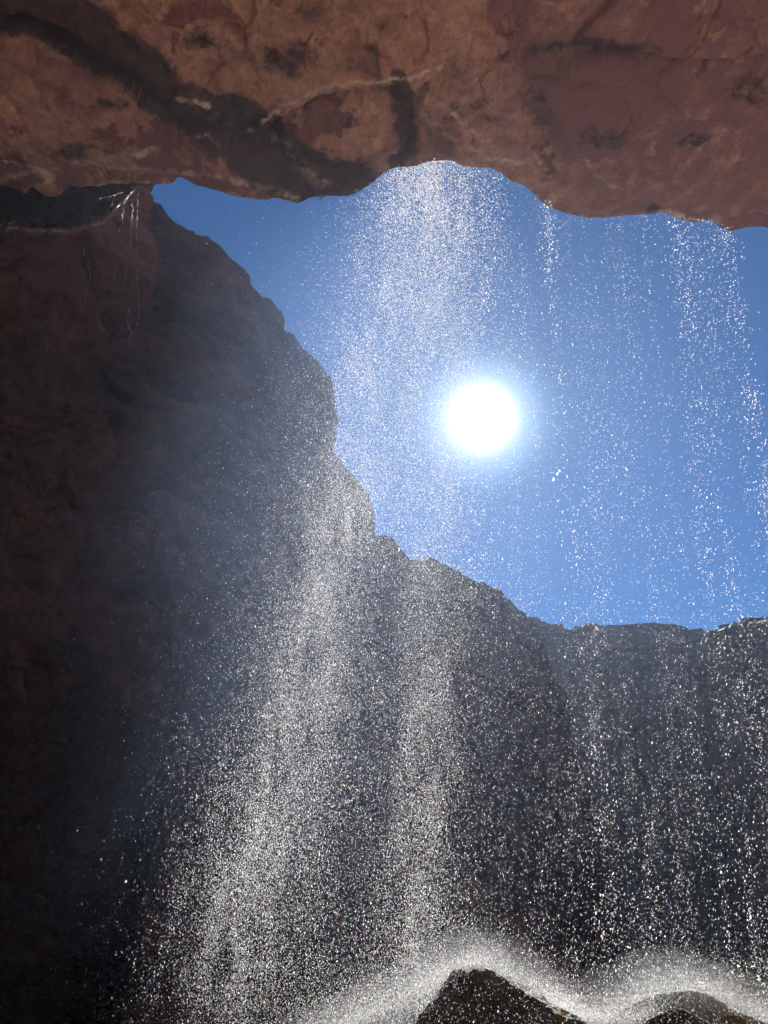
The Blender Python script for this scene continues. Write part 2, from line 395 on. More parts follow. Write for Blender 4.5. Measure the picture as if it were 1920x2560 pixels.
lit_edge_lines = [(D((385, 215), (430, 222), (470, 240)), 7, .8), (D((540, 282), (570, 262), (600, 235), (650, 215), (700, 190), (760, 180), (820, 178), (880, 170), (920, 155), (955, 145)), 6, 1.0),
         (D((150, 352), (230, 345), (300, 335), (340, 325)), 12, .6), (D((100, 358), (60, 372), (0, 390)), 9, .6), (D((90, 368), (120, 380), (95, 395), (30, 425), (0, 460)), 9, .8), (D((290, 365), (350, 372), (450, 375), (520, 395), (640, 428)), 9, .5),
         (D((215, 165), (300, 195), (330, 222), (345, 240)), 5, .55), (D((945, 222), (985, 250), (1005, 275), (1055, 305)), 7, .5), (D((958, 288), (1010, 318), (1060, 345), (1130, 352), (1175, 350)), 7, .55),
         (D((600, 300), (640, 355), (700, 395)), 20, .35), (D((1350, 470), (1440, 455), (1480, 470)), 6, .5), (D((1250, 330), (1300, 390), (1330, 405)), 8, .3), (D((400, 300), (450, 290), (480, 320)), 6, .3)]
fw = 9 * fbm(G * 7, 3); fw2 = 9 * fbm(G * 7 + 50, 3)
lit_edge_lines += [(list(f) + [f[0]], 4, .45) for f in flakes[1:]] + [(flakes[0][1:6], 5, .6)]
for pts, wd, a in lit_edge_lines:
    d, t = dist_poly(px + wob[..., 0] * 0.2 + fw, py + wob[..., 1] * 0.2 + fw2, pts); lit_edge = np.maximum(lit_edge, 2.4 * a * np.exp(-(d / (wd * 0.8)) ** 2))
# a painted lit edge thins and thickens along its way
lit_edge *= np.clip(0.35 + 2.2 * fbm(G * 4.5 + 90, 4, 0.7), 0, 1.2)
tint = smooth((wx - 900) / 700) * 0.55 + 0.5 * plate(wx, wy, D((1130, 80), (1250, 90), (1420, 110), (1480, 200), (1300, 330), (1230, 340), (1140, 230)), 30)  # haze veil put into the colour towards the right, plus a purple patch
for f in flakes: tint = np.maximum(tint, 0.55 * plate(wx, wy, f, 8))
nu = len(xs); idx = np.arange(nu * ns).reshape(nu, ns); nxt = np.roll(idx, -1, axis=1)
q = np.stack([idx[:-1], nxt[:-1], nxt[1:], idx[1:]], -1).reshape(-1, 4)
F = [tuple(f) for f in q] + [tuple(idx[0][::-1]), tuple(idx[-1])]
o = mesh_obj('rock_overhang', G2.reshape(-1, 3), F, M_roof, None, {'stain_shade': (stain_shade * vis).ravel(), 'lit_edge': (lit_edge * vis).ravel(), 'tint': (tint * vis).ravel()})
tag(o, 'huge reddish brown rock overhang across the top, with a dark band of wet and recess shade, and pale lit ledge edges', 'rock overhang', 'structure')

# ------------------------------------------------------------------ left cave wall with its hanging buttress
nr, ncx = 620, 330
pyv = np.linspace(330, 2720, nr)
edge = -34 * np.interp(pyv, [860, 1100], [1, 0]) + np.interp(pyv, [330, 455, 500, 640, 776, 828, 869, 930, 1100, 1500, 1830, 2200, 2560, 2720], [362, 353, 352, 350, 350, 341, 300, 262, 300, 385, 440, 447, 430, 420])
edge = edge + 5 * fbm(np.stack([pyv * 0.02, pyv * 0 + 3.3, pyv * 0], -1), 4) * 2
uu = np.linspace(0, 1, ncx)
PX = -1500 + (edge[:, None] + 1500) * uu[None] ** 0.62
PY = np.repeat(pyv[:, None], ncx, 1)
P0 = at_wall(PX, PY)
butt = [(-900, 300), (500, 300), (500, 790), (350, 790), (341, 828), (283, 869), (210, 880), (145, 886), (70, 912), (0, 938), (-200, 990), (-900, 1200)]
wb = np.stack([fbm(P0 * 1.1, 4), fbm(P0 * 1.1 + 40, 4)], -1) * 40 + np.stack([fbm(P0 * 5, 3), fbm(P0 * 5 + 40, 3)], -1) * 12
butt = [(-900, 300), (500, 300), (500, 790), (350, 790), (341, 828), (283, 869), (210, 880), (145, 886), (70, 912), (0, 938), (-200, 990), (-900, 1200)]
recess = [(-400, 430), (500, 430), (500, 440), (353, 458), (290, 521), (249, 556), (200, 570), (173, 575), (100, 572), (0, 562), (-400, 560)]
N_ = normals(P0)
if N_[100, 200, 0] < 0: N_ = -N_
hr = rock(P0, 0.55, 1.5, strata=0.45, tilt=0.5) + 0.12 * facets(P0 * 0.8 + 7)[0]
for it in range(3):
    bx_, by_ = PX + wb[..., 0] * (PX < 300), PY + wb[..., 1]
    hb = 0.8 * plate(bx_, by_, butt, 45)
    hb = hb - 0.8 * plate(PX + wb[..., 0] * .15, PY + wb[..., 1] * .15, recess, 10)
    hb = hb + 0.30 * plate(bx_, by_, [(0, 1100), (140, 1080), (160, 1500), (230, 1700), (-300, 1900), (-300, 1100)], 60)
    hb = hb + 0.35 * plate(bx_, by_, [(330, 1100), (300, 1400), (330, 1700), (440, 1840), (520, 1800), (480, 1100)], 50)
    hb = hb + 0.25 * plate(bx_, by_, [(-300, 2000), (100, 1980), (340, 2010), (350, 2160), (300, 2400), (-300, 2500)], 30)
    hb = hb + 0.22 * plate(bx_, by_, [(40, 620), (120, 600), (200, 640), (190, 760), (90, 840), (-60, 800), (-60, 640)], 20) + 0.15 * plate(bx_, by_, [(210, 600), (330, 560), (400, 600), (400, 800), (260, 800)], 20)
    G2 = P0 + N_ * (hb + hr)[..., None]
    PX, PY = to_px(G2)
lit_edge = np.zeros(PX.shape)
for pts, wd, a in (([(0, 566), (100, 576), (173, 579), (249, 560), (290, 525), (353, 462)], 3.5, .5),
                   ):
    d, _ = dist_poly(PX + wb[..., 0] * .15, PY + wb[..., 1] * .15, pts); lit_edge = np.maximum(lit_edge, a * np.exp(-(d / wd) ** 2))  # glisten of the wet ledge edge painted as a pale line
tint = 0.55 * plate(bx_, by_, butt, 50)
stain_shade = 0.8 * plate(PX, PY, recess, 12) + 0.5 * np.clip(fbm(P0 * 0.8 + 70, 3) * 2.5, 0, 1) + 0.75 * smooth((P0[..., 2] * -1 + 9) / 7)  # random stains; shade of the recess and towards the foot painted in
o = solid_grid('cave_wall', G2, (-7, 0, 0), M_wall, {'lit_edge': lit_edge, 'stain_shade': np.clip(stain_shade, 0, 1), 'tint': tint})
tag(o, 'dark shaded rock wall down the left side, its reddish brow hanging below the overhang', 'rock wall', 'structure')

# ------------------------------------------------------------------ canyon cliffs
def cliff(name, rim, label, mat, n=420, rows=220, back=(-9, 3, 0), lean=0.06, big=2.0, fine=2.0, strata=1.2, seed=0.0, detail=0.35, cat='cliff', rimfade=0.0):
    "rim: (px, py, y) points of the skyline, each at its own distance"
    rim = np.array([at_y(a, b, y) if len(r_) == 3 and not isinstance(r_[0], str) else None for r_ in rim for (a, b, y) in [r_]]) if not isinstance(rim, np.ndarray) else rim
    L = np.concatenate([[0], np.cumsum(np.linalg.norm(np.diff(rim, axis=0), axis=1))])
    # resample so near and far parts get even steps in the picture
    wgt = L / L[-1]
    k = np.linspace(0, len(rim) - 1, n)
    Rm = np.stack([np.interp(k, np.arange(len(rim)), rim[:, c]) for c in range(3)], -1)
    plan = np.stack([np.convolve(np.pad(Rm[:, c], 20, 'edge'), np.ones(41) / 41, 'valid') for c in range(2)], -1)
    tv = np.linspace(0, 1, rows) ** 1.25
    Gm = np.zeros((n, rows, 3))
    tgt = np.gradient(plan, axis=0); nn = np.stack([tgt[:, 1], -tgt[:, 0]], -1); nn /= np.linalg.norm(nn, axis=1)[:, None] + 1e-9
    dd = np.linalg.norm(Rm - CAM, axis=1)
    Rm[:, 2] += dd * (0.006 * fbm(Rm / dd.mean() * 22 + seed, 4, 0.6) + 0.004 * facets(Rm / dd.mean() * 40 + seed)[0])
    top = Rm[:, 2]
    for j, t in enumerate(tv):
        z = top * (1 - t) + (-1.0) * t
        a = smooth(t * 30)
        Gm[:, j, 0] = Rm[:, 0] * (1 - a) + plan[:, 0] * a + nn[:, 0] * lean * (top - z)
        Gm[:, j, 1] = Rm[:, 1] * (1 - a) + plan[:, 1] * a + nn[:, 1] * lean * (top - z)
        Gm[:, j, 2] = z
    Nn = normals(Gm)
    c = Gm.mean((0, 1)); 
    if ((CAM - c) * Nn.mean((0, 1))).sum() < 0: Nn = -Nn
    hh = rock(Gm * detail + seed, big / detail * 0.35, fine / detail * 0.5, strata=strata / detail * 0.4)
    hh = hh * (rimfade + (1 - rimfade) * smooth(tv / 0.05)[None]) 
    return tag(solid_grid(name, Gm + Nn * hh[..., None], back, mat, {}), label, cat, 'structure')
rimL_ = [(300, 420, 13.2), (353, 495, 14), (405, 519, 14.8), (434, 556, 15.3), (463, 571, 15.8), (486, 574, 16.2), (498, 591, 16.5), (515, 590, 17), (550, 614, 17.6), (584, 649, 18.4), (608, 672, 19), (625, 689, 19.5), (628, 712, 20), (654, 741, 21), (677, 747, 22),
        (703, 776, 22.7), (713, 799, 23.2), (712, 817, 23.6), (735, 831, 24.3), (752, 863, 25), (775, 886, 26), (810, 921, 27), (828, 944, 27.8), (834, 979, 28.5), (834, 1076, 30), (826, 1128, 31), (862, 1157, 33), (900, 1205, 34.5), (926, 1244, 36), (937, 1285, 37),
        (937, 1337, 38.5), (984, 1348, 41), (1018, 1394, 43), (1053, 1403, 45), (1082, 1394, 47), (1146, 1429, 51), (1215, 1460, 55), (1261, 1487, 58), (1296, 1528, 61), (1342, 1562, 64), (1370, 1640, 67), (1400, 1760, 70)]
rimL = [(a, b, 14 + (y - 14) * 0.36) for a, b, y in rimL_]
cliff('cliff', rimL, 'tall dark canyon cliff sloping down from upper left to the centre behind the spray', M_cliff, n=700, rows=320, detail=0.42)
rimF_ = [(1150, 1540, 88), (1250, 1555, 86), (1336, 1560, 85), (1400, 1571, 85), (1469, 1580, 84), (1520, 1576, 84), (1573, 1574, 83), (1630, 1571, 83), (1678, 1574, 82), (1710, 1583, 82), (1735, 1589, 81), (1770, 1592, 81), (1840, 1600, 81), (1950, 1610, 81)]
rimF = [(a, b, y * 0.6) for a, b, y in rimF_]
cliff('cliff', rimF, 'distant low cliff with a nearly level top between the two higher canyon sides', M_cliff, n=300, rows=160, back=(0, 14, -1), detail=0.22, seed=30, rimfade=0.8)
r2 = [(1735, 1700, 66), (1750, 1630, 65.5), (1768, 1597, 65), (1785, 1580, 64), (1799, 1563, 63.5), (1822, 1557, 63), (1863, 1551, 62), (1892, 1548, 61), (1920, 1543, 60), (1990, 1520, 58), (2070, 1500, 56)]
r2 = np.array([at_y(a, b, y * 0.62) for a, b, y in r2] + [(23, 32, 19), (24, 27, 20), (24, 20, 20), (24, 12, 20), (25, 0, 20), (26, -14, 20)], float)
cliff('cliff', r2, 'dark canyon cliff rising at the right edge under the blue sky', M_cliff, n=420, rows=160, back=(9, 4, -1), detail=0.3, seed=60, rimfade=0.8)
r3 = [(420, 1880, 13.6), (560, 1930, 13.8), (700, 1950, 14), (900, 2030, 14), (1050, 2100, 14.2), (1130, 2150, 14.3), (1180, 2180, 14.4), (1230, 2235, 14.5), (1300, 2290, 14.5), (1335, 2350, 14.6), (1400, 2400, 14.6), (1500, 2440, 14.8)]
cliff('rock_slope', r3, 'low brownish rock slope behind the falling water, ending above the pointed boulder', M_wall, n=300, rows=120, back=(-2, 5, 0), lean=0.5, detail=0.7, seed=90, cat='rock slope', big=0.8, fine=0.8)

# ------------------------------------------------------------------ ground
gx = np.sign(np.linspace(-1, 1, 260)) * np.abs(np.linspace(-1, 1, 260)) ** 2.2 * 260
gX, gY = np.meshgrid(gx, gx + 6, indexing='ij')
Gg = np.stack([gX, gY, 0 * gX], -1)
Gg[..., 2] = 0.22 * fbm(Gg * 0.25, 4) + 0.12 * fbm(Gg * 1.1, 4) - 0.1
idx = np.arange(260 * 260).reshape(260, 260)
q = np.stack([idx[:-1, :-1], idx[1:, :-1], idx[1:, 1:], idx[:-1, 1:]], -1).reshape(-1, 4)
tag(mesh_obj('ground', Gg.reshape(-1, 3), q, M_ground), 'reddish gravel canyon floor under the falls', 'ground', 'structure')

# ------------------------------------------------------------------ boulders at the foot of the fall
def boulder(name, prof, y0, ry, label, mat, group=None, seed=0.0, nb=200, amp=1.0, moss=0.5):
    "prof: skyline (px,py) of the stone at distance y0; the stone is rounded in depth with radius ry"
    P = np.array([at_y(a, b, y0) for a, b in prof]); x0, x1 = P[0, 0], P[-1, 0]
    U, Vv = np.meshgrid(np.linspace(0, 1, nb), np.linspace(-1, 1, nb), indexing='ij')
    X = x0 + (x1 - x0) * U
    top = np.interp(X, P[:, 0], P[:, 2])
    r = np.abs(Vv) ** 1.12
    skew = 0.35 * (U - 0.5) * np.sign(Vv)
    Zb = -0.3
    Zz = Zb + (top - Zb) * np.clip(1 - r * (1.0 + skew), 0, 1) ** 0.95
    Gb = np.stack([X, y0 + Vv * ry * (0.85 + 0.3 * np.sin(U * math.pi)), Zz], -1)
    Nn = normals(Gb); 
    if Nn[nb // 2, nb // 2, 2] < 0: Nn = -Nn
    Q = Gb * 2.2 + seed
    hh = amp * (0.07 * fbm(Q * 0.7, 3) + 0.035 * fbm(Q * 2.2, 3) + 0.016 * fbm(Q * 7, 4, 0.75))
    hh *= smooth(np.minimum(U, 1 - U) * 8) * 0.9 + 0.1
    t = np.clip(moss * (0.5 + fbm(Gb * 1.6 + seed, 3) * 1.6) + 0.25 * (U - 0.5), 0, 1)
    ob = solid_grid(name, Gb + Nn * hh[..., None], (0, 0, -0.4), mat, {'tint': t})
    return tag(ob, label, 'boulder', None, group), P
GB = 'wet boulders at the foot of the waterfall'
b1, PB1 = boulder('boulder', [(850, 2760), (940, 2650), (1024, 2565), (1064, 2518), (1105, 2462), (1135, 2432), (1153, 2424), (1172, 2433), (1186, 2424), (1222, 2423), (1255, 2440), (1284, 2460), (1330, 2478), (1377, 2507), (1423, 2533), (1463, 2560), (1540, 2620), (1650, 2700)], 8.0, 1.1,
                  'large pointed dark wet boulder with two small peaks, at the bottom of the photo', M_wet, GB, 1.0, 320)
b2, PB2 = boulder('boulder', [(1560, 2640), (1600, 2560), (1620, 2545), (1654, 2527), (1680, 2520), (1706, 2518), (1735, 2536), (1770, 2556), (1820, 2620)], 7.4, 0.7,
                  'small dark round-topped boulder near the bottom right corner, left of the lowest stone', M_wet, GB, 11.0, 150, 0.6)
b3, PB3 = boulder('boulder', [(1740, 2660), (1775, 2570), (1790, 2545), (1816, 2533), (1845, 2536), (1886, 2562), (1930, 2640)], 7.2, 0.6,
                  'small wet stone at the bottom right corner, right of the round-topped boulder', M_wet, GB, 21.0, 130, 0.6)
b4, PB4 = boulder('boulder', [(1480, 2600), (1540, 2530), (1597, 2500), (1640, 2486), (1706, 2478), (1780, 2490), (1828, 2519), (1880, 2545), (1960, 2580), (2100, 2660)], 8.8, 0.75,
                  'broad low wet boulder covered in splashing water behind the two small stones at bottom right', M_wet, GB, 31.0, 220, 0.8, 0.6)
b5, PB5 = boulder('mossy_ledge', [(1180, 2640), (1290, 2520), (1370, 2492), (1440, 2489), (1510, 2494), (1570, 2497), (1650, 2478), (1760, 2462), (1850, 2448), (1920, 2470), (2060, 2520), (2250, 2640)], 10.6, 0.8,
                  'low ledge with yellowish green moss between the pointed boulder and the right-hand boulders', M_wet, None, 41.0, 260, 0.5, 0.9)
b5['category'] = 'rock ledge'

# ------------------------------------------------------------------ falling water drops
OV = np.array([[1, 0, 0], [-1, 0, 0], [0, 1, 0], [0, -1, 0], [0, 0, 1], [0, 0, -1]], float)
OF = np.array([[0, 2, 4], [2, 1, 4], [1, 3, 4], [3, 0, 4], [2, 0, 5], [1, 2, 5], [3, 1, 5], [0, 3, 5]])
def drops(name, P, r, label, cat, stretch=1.6, bright=None, tilt=0.0, colour=0.25):
    n = len(P)
    V = OV[None] * r[:, None, None]
    V = V * (1 + 0.5 * (rng.random((n, 6, 1)) - 0.5))
    V[..., 2] *= (stretch * (0.7 + 0.7 * rng.random(n)))[:, None]
    a = rng.random(n) * 6.28; ca, sa = np.cos(a)[:, None], np.sin(a)[:, None]
    x = V[..., 0] * ca - V[..., 1] * sa; y = V[..., 0] * sa + V[..., 1] * ca
    V[..., 0] = x + V[..., 2] * (tilt + 0.25 * rng.normal(size=n))[:, None]; V[..., 1] = y
    V = V + P[:, None]
    Fc = (OF[None] + 6 * np.arange(n)[:, None, None]).reshape(-1, 3)
    col = np.ones((n, 3)) * (0.30 + 0.68 * rng.random((n, 1)) ** 0.8)
    m = rng.random(n) < colour
    hue = rng.random(n)[:, None] * 6.28
    tn = 0.80 + 0.20 * np.cos(hue + np.array([0, 2.1, 4.2]))  # rainbow sparkle of sunlit drops put into their colour
    col = np.where(m[:, None], col * tn, col)
    o = mesh_obj(name, V.reshape(-1, 3), Fc, M_drop, None, {'col': np.repeat(col, 6, 0)}, smooth_sh=False)
    return tag(o, label, cat, 'stuff')
def lipline(x): return np.interp(x, [p[0] for p in lip_px], [p[1] for p in lip_px])
def stream(path, sig, n, clump=0.0, ysp=0.45, ypos=8.5, r=(0.0027, 0), tail=0.0, power=1.0):
    "drops along a falling path (px traced down the fall, laid out at the fall's real distance)"
    t = rng.random(n) ** power
    py = path[0][1] + (path[-1][1] - path[0][1]) * t
    px = np.interp(py, [p[1] for p in path], [p[0] for p in path])
    s = np.interp(py, [p[1] for p in path], sig)
    g = rng.normal(size=n)
    if tail: 
        m = rng.random(n) < tail; g = np.where(m, -np.abs(rng.exponential(1.4, n)) - 0.3, g)
    px = px + g * s
    if clump:
        m = fbm(np.stack([px * 0.02, py * 0.006, 0 * px + path[0][0] * 0.01], -1), 3)
        k = rng.random(n) < np.clip(0.55 + clump * m, 0.05, 1); px, py = px[k], py[k]
    y = ypos + ysp * rng.normal(size=len(px))
    k = (py > lipline(px) - 12)
    P = at_y(px[k], py[k], y[k])
    rr = r[0] / 8.5 * np.linalg.norm(P - CAM, axis=1) * np.exp(rng.normal(size=len(P)) * 0.28)
    big = rng.random(len(P)) < 0.03; rr = np.where(big, rr * 1.8, rr)
    k = P[:, 2] > 0.1
    return P[k], rr[k]
def veil(n, edge_l, edge_r, y0=420, y1=2600, ypos=8.5, ysp=0.6, r=0.0030, streak=1.0):
    py = y0 + (y1 - y0) * rng.random(n)
    l = np.interp(py, [p[1] for p in edge_l], [p[0] for p in edge_l]); rr_ = np.interp(py, [p[1] for p in edge_r], [p[0] for p in edge_r])
    u = rng.random(n); px = l + (rr_ - l) * u
    m = fbm(np.stack([u * 16, py * 0.0012, 0 * u], -1), 3) + 0.6 * fbm(np.stack([u * 50, py * 0.002, 0 * u + 5], -1), 2)
    k = (rng.random(n) < np.clip(0.5 + streak * 1.5 * m, 0.08, 1)) & (py > lipline(px) - 8)
    px, py = px[k], py[k]
    P = at_y(px, py, ypos + ysp * rng.normal(size=len(px)))
    q = P[:, 2] > 0.1; P = P[q]
    return P, r / 8.5 * np.linalg.norm(P - CAM, axis=1) * np.exp(rng.normal(size=len(P)) * 0.3)
def cat_(*a): return np.concatenate([x[0] for x in a]), np.concatenate([x[1] for x in a])

PL = [(1060, 395), (1010, 650), (950, 900), (880, 1200), (810, 1500), (750, 1800), (670, 2100), (560, 2400), (520, 2620)]
SL = [55, 68, 72, 70, 68, 74, 84, 100, 110]
PM = [(1115, 395), (1110, 900), (1085, 1400), (1065, 1800), (1050, 2100), (1030, 2620)]
SM = [50, 60, 54, 48, 52, 70]
PF = [(1080, 395), (1030, 900), (950, 1400), (870, 1900), (790, 2300), (740, 2620)]
SF = [80, 130, 160, 190, 220, 240]
a = stream(PL, SL, 190000, 0.7, tail=0.10)
b = stream(PM, SM, 100000, 0.8)
c = stream(PF, SF, 125000, 0.4, ysp=0.7)
P, r = cat_(a, b, c)
drops('waterfall', P, r, 'main sunlit waterfall dissolving into dense glittering drops left of the sun', 'waterfall', tilt=-0.05, colour=0.5)
el = [(1150, 400), (1150, 1500), (1120, 2600)]; er = [(1822, 500), (1870, 900), (1940, 1300), (2040, 1800), (2150, 2600)]
a = veil(52000, el, er, streak=0.8)
s = [stream([(1368, 500), (1392, 900), (1420, 1200), (1455, 1480), (1500, 2000), (1560, 2600)], [8, 12, 22, 26, 50, 80], 1700, 1.6, r=(0.0052, 0)),
     stream([(1215, 410), (1212, 700), (1215, 1100), (1210, 1800)], [10, 16, 30, 50], 1200, 1.5, r=(0.0048, 0)),
     stream([(1250, 430), (1245, 800), (1290, 1400), (1330, 2300)], [14, 20, 40, 80], 1600, 1.0),
     stream([(1690, 530), (1745, 1000), (1810, 1500), (1900, 2300)], [14, 26, 30, 60], 1500, 1.5, r=(0.0046, 0)),
     stream([(1815, 560), (1860, 900), (1920, 1250), (2000, 1700)], [14, 18, 24, 40], 1200, 1.4, r=(0.0046, 0)),
     stream([(1470, 1500), (1490, 1900), (1600, 2150), (1640, 2500)], [40, 60, 90, 110], 2500, 1.4)]
P, r = cat_(a, *s)
drops('water_veil', P, r, 'thin veil of separate falling drops with a few thicker strings, right of the sun', 'waterfall', tilt=0.28, colour=0.2, stretch=1.7)
# loose drops drifting off to the left
n = 3600
py = 420 + 2150 * rng.random(n) ** 0.8
ctr = np.interp(py, [p[1] for p in PL], [p[0] for p in PL]); px = ctr - np.interp(py, [400, 900, 2600], [90, 120, 150]) - rng.exponential(1, n) * np.interp(py, [400, 1000, 1600, 2600], [60, 110, 110, 70])
k = (py > lipline(px)) & (px > -50); P = at_y(px[k], py[k], 8.5 + 0.9 * rng.normal(size=k.sum())); P = P[P[:, 2] > 0.1]
near = at_y(rng.uniform(820, 1960, 2600), 2300 + 300 * rng.random(2600) ** 0.6, 6.6 + 0.25 * rng.normal(size=2600)); near = near[near[:, 2] > 0.8]
P = np.concatenate([P, near])
drops('spray_drops', P, np.where(P[:, 1] < 7.4, 0.0024, 0.0040) * np.exp(rng.normal(size=len(P)) * 0.3), 'sparse stray drops thrown out before the dark left cliff and the boulders', 'water drops', stretch=1.4)

# ------------------------------------------------------------------ splash mist around the boulders: very fine drops
def splash(prof, y, n, hgt, sp, side=0.0):
    P = np.array([at_y(a, b, y) for a, b in prof])
    L = np.concatenate([[0], np.cumsum(np.linalg.norm(np.diff(P, axis=0), axis=1))])
    t = rng.random(n) * L[-1]
    Q = np.stack([np.interp(t, L, P[:, c]) for c in range(3)], -1)
    e = rng.exponential(1.0, n) * hgt
    th = rng.normal(size=n) * 0.6
    Q[:, 0] += e * np.sin(th) + side * e; Q[:, 2] += e * np.cos(th) - 0.03; Q[:, 1] += rng.normal(size=n) * sp
    return Q
mist = [splash([(760, 2600), (900, 2545), (1020, 2500), (1105, 2440), (1160, 2405)], 8.3, 20000, 0.17, 0.5),
        splash([(1150, 2405), (1215, 2402), (1290, 2440), (1380, 2490), (1450, 2530)], 8.5, 15000, 0.11, 0.4),
        splash([(1380, 2500), (1450, 2540), (1550, 2545), (1650, 2530)], 8.3, 14000, 0.10, 0.4),
        splash([(1560, 2510), (1640, 2475), (1706, 2466), (1780, 2478), (1830, 2505), (1890, 2535), (1980, 2560)], 9.0, 16000, 0.15, 0.4),
        splash([(500, 2640), (700, 2600), (900, 2560)], 8.3, 6000, 0.25, 0.5)]
P = np.concatenate(mist); P = P[rng.random(len(P)) < np.clip(0.75 + 1.6 * fbm(P * np.array([1.6, 1.6, 2.5]), 3), 0.12, 1)]; P = np.concatenate([P + rng.normal(size=P.shape) * 0.03 for _ in range(1)])
drops('splash_drops', P, 0.0021 * np.exp(rng.normal(size=len(P)) * 0.3), 'white mist of splashing water rising round the boulders at the bottom', 'mist', stretch=1.0, colour=0.0)

# soft body of the mist: rounded banks of fog lying along the stones, one inside the other
mm = bpy.data.materials.new('splash_fog'); mm.use_nodes = True; n_ = mm.node_tree; n_.nodes.clear()
mo = n_.nodes.new('ShaderNodeOutputMaterial'); mv = n_.nodes.new('ShaderNodeVolumePrincipled')
mv.inputs['Color'].default_value = (0.95, 0.97, 1, 1); mv.inputs['Density'].default_value = 0.055; mv.inputs['Anisotropy'].default_value = 0.6
n_.links.new(mv.outputs[0], mo.inputs['Volume'])
sm_ = mm.copy(); sm_.name = 'spray_fog'; sv = [q for q in sm_.node_tree.nodes if q.type == 'PRINCIPLED_VOLUME'][0]
sv.inputs['Color'].default_value = (0.45, 0.62, 1, 1); sv.inputs['Density'].default_value = 0.0019; sv.inputs['Anisotropy'].default_value = 0.55
cloud = bpy.data.objects.new('spray_mist', None); sc.collection.objects.link(cloud); cloud.location = (-1, 9, 0)
tag(cloud, 'faint bluish veil of fine spray drifting around the main fall', 'mist', 'stuff')
for k_, (rx_, ry_) in enumerate(((1.3, 1.2), (2.3, 1.7), (3.6, 2.1))):
    zz = np.linspace(0, 1, 30); qq = np.linspace(0, 2 * math.pi, 32, endpoint=False)
    Vc = []
    for z_ in zz:
        w_ = math.sqrt(max(0.002, 1 - (2 * z_ - 1) ** 4)) * (1.35 - 0.7 * z_)
        for q in qq:
            wv = 1 + 0.25 * float(fbm(np.array([[math.cos(q) * 1.2, math.sin(q) * 1.2, z_ * 5 + k_ * 3]]), 3)[0]) * 2
            Vc.append((-2.4 + 2.6 * z_ + rx_ * w_ * wv * math.cos(q) + 1, ry_ * w_ * math.sin(q), 0.4 + 15.5 * z_))
    Fc_ = [(i * 32 + j, i * 32 + (j + 1) % 32, (i + 1) * 32 + (j + 1) % 32, (i + 1) * 32 + j) for i in range(29) for j in range(32)] + [tuple(range(32))[::-1], tuple(29 * 32 + j for j in range(32))]
    fix_normals(mesh_obj('mist_bank', Vc, Fc_, sm_, cloud))
root = bpy.data.objects.new('splash_mist', None); sc.collection.objects.link(root); root.location = (0, 8.5, 0)
tag(root, 'soft white mist glowing in a halo round the tops of the boulders', 'mist', 'stuff')
def fog(path, y, rad, zs=0.8):
    P = np.array([at_y(a, b, y) for a, b in path]); k = np.linspace(0, len(P) - 1, 36)
    C = np.stack([np.interp(k, np.arange(len(P)), P[:, c]) for c in range(3)], -1)
    for c in (0, 2): C[1:-1, c] = (C[:-2, c] + C[1:-1, c] * 2 + C[2:, c]) / 4
    u = np.linspace(-1, 1, 36); e = np.sqrt(np.clip(1 - u ** 2, 0.0004, 1))
    q = np.linspace(0, 2 * math.pi, 20, endpoint=False)
    T = np.gradient(C, axis=0); T[:, 1] = 0; T /= np.linalg.norm(T, axis=1)[:, None]
    Nn = np.stack([-T[:, 2], 0 * T[:, 0], T[:, 0]], -1)
    V = C[:, None] + (Nn[:, None] * np.cos(q)[None, :, None] * zs + np.array([0, 1.2, 0]) * np.sin(q)[None, :, None]) * (rad * e)[:, None, None]
    V[..., 2] += 0.16 * rad / 0.5 * fbm(V * 2.2 + rad, 3) * 2; V[..., 0] += 0.2 * rad * fbm(V * 3 + 9, 3)
    F = [(i * 20 + j, i * 20 + (j + 1) % 20, (i + 1) * 20 + (j + 1) % 20, (i + 1) * 20 + j) for i in range(35) for j in range(20)]
    F += [tuple(range(20))[::-1], tuple(35 * 20 + j for j in range(20))]
    fix_normals(mesh_obj('mist_bank', V.reshape(-1, 3) - np.array([0, 8.5, 0]), F, mm, root))
for path, y in (([(560, 2680), (800, 2590), (980, 2520), (1100, 2455), (1190, 2420), (1290, 2450), (1400, 2520), (1480, 2570)], 8.5),
                ([(1330, 2600), (1440, 2550), (1560, 2510), (1706, 2480), (1830, 2510), (1950, 2570), (2100, 2650)], 8.9)):
    for rad in (0.16, 0.30, 0.50): fog(path, y, rad)

# ------------------------------------------------------------------ trickles hanging down the buttress
def trickle(path, label, seed, rad=0.0085):
    rs = np.random.default_rng(seed)
    pts = []
    for (a, b), (c, d) in zip(path[:-1], path[1:]):
        k = max(3, int(math.dist((a, b), (c, d)) / 6))
        for t in np.arange(k) / k: pts.append((a + (c - a) * t, b + (d - b) * t))
    pts.append(path[-1]); pts = np.array(pts)
    pts[:, 0] += rs.normal(size=len(pts)) * 1.3
    C = at_wall(pts[:, 0], pts[:, 1], 1.5); n = len(C); k = 6
    rr = rad * (0.10 + np.clip(rs.normal(size=n) * 0.7 + 0.35, 0, 1.4)); rr[0] = rr[-1] = 0.001
    V = []
    for i in range(n):
        for j in range(k):
            q = j / k * 2 * math.pi; V.append(C[i] + rr[i] * np.array([math.cos(q), math.sin(q), 0]))
    F = [(i * k + j, i * k + (j + 1) % k, (i + 1) * k + (j + 1) % k, (i + 1) * k + j) for i in range(n - 1) for j in range(k)]
    F += [tuple(range(k))[::-1], tuple((n - 1) * k + j for j in range(k))]
    o = mesh_obj('water_trickle', V, F, M_rill, None, {'col': np.ones((n * k, 3)) * 0.4})
    return tag(o, label, 'trickle', None, 'thin water trickles on the rock brow at upper left')
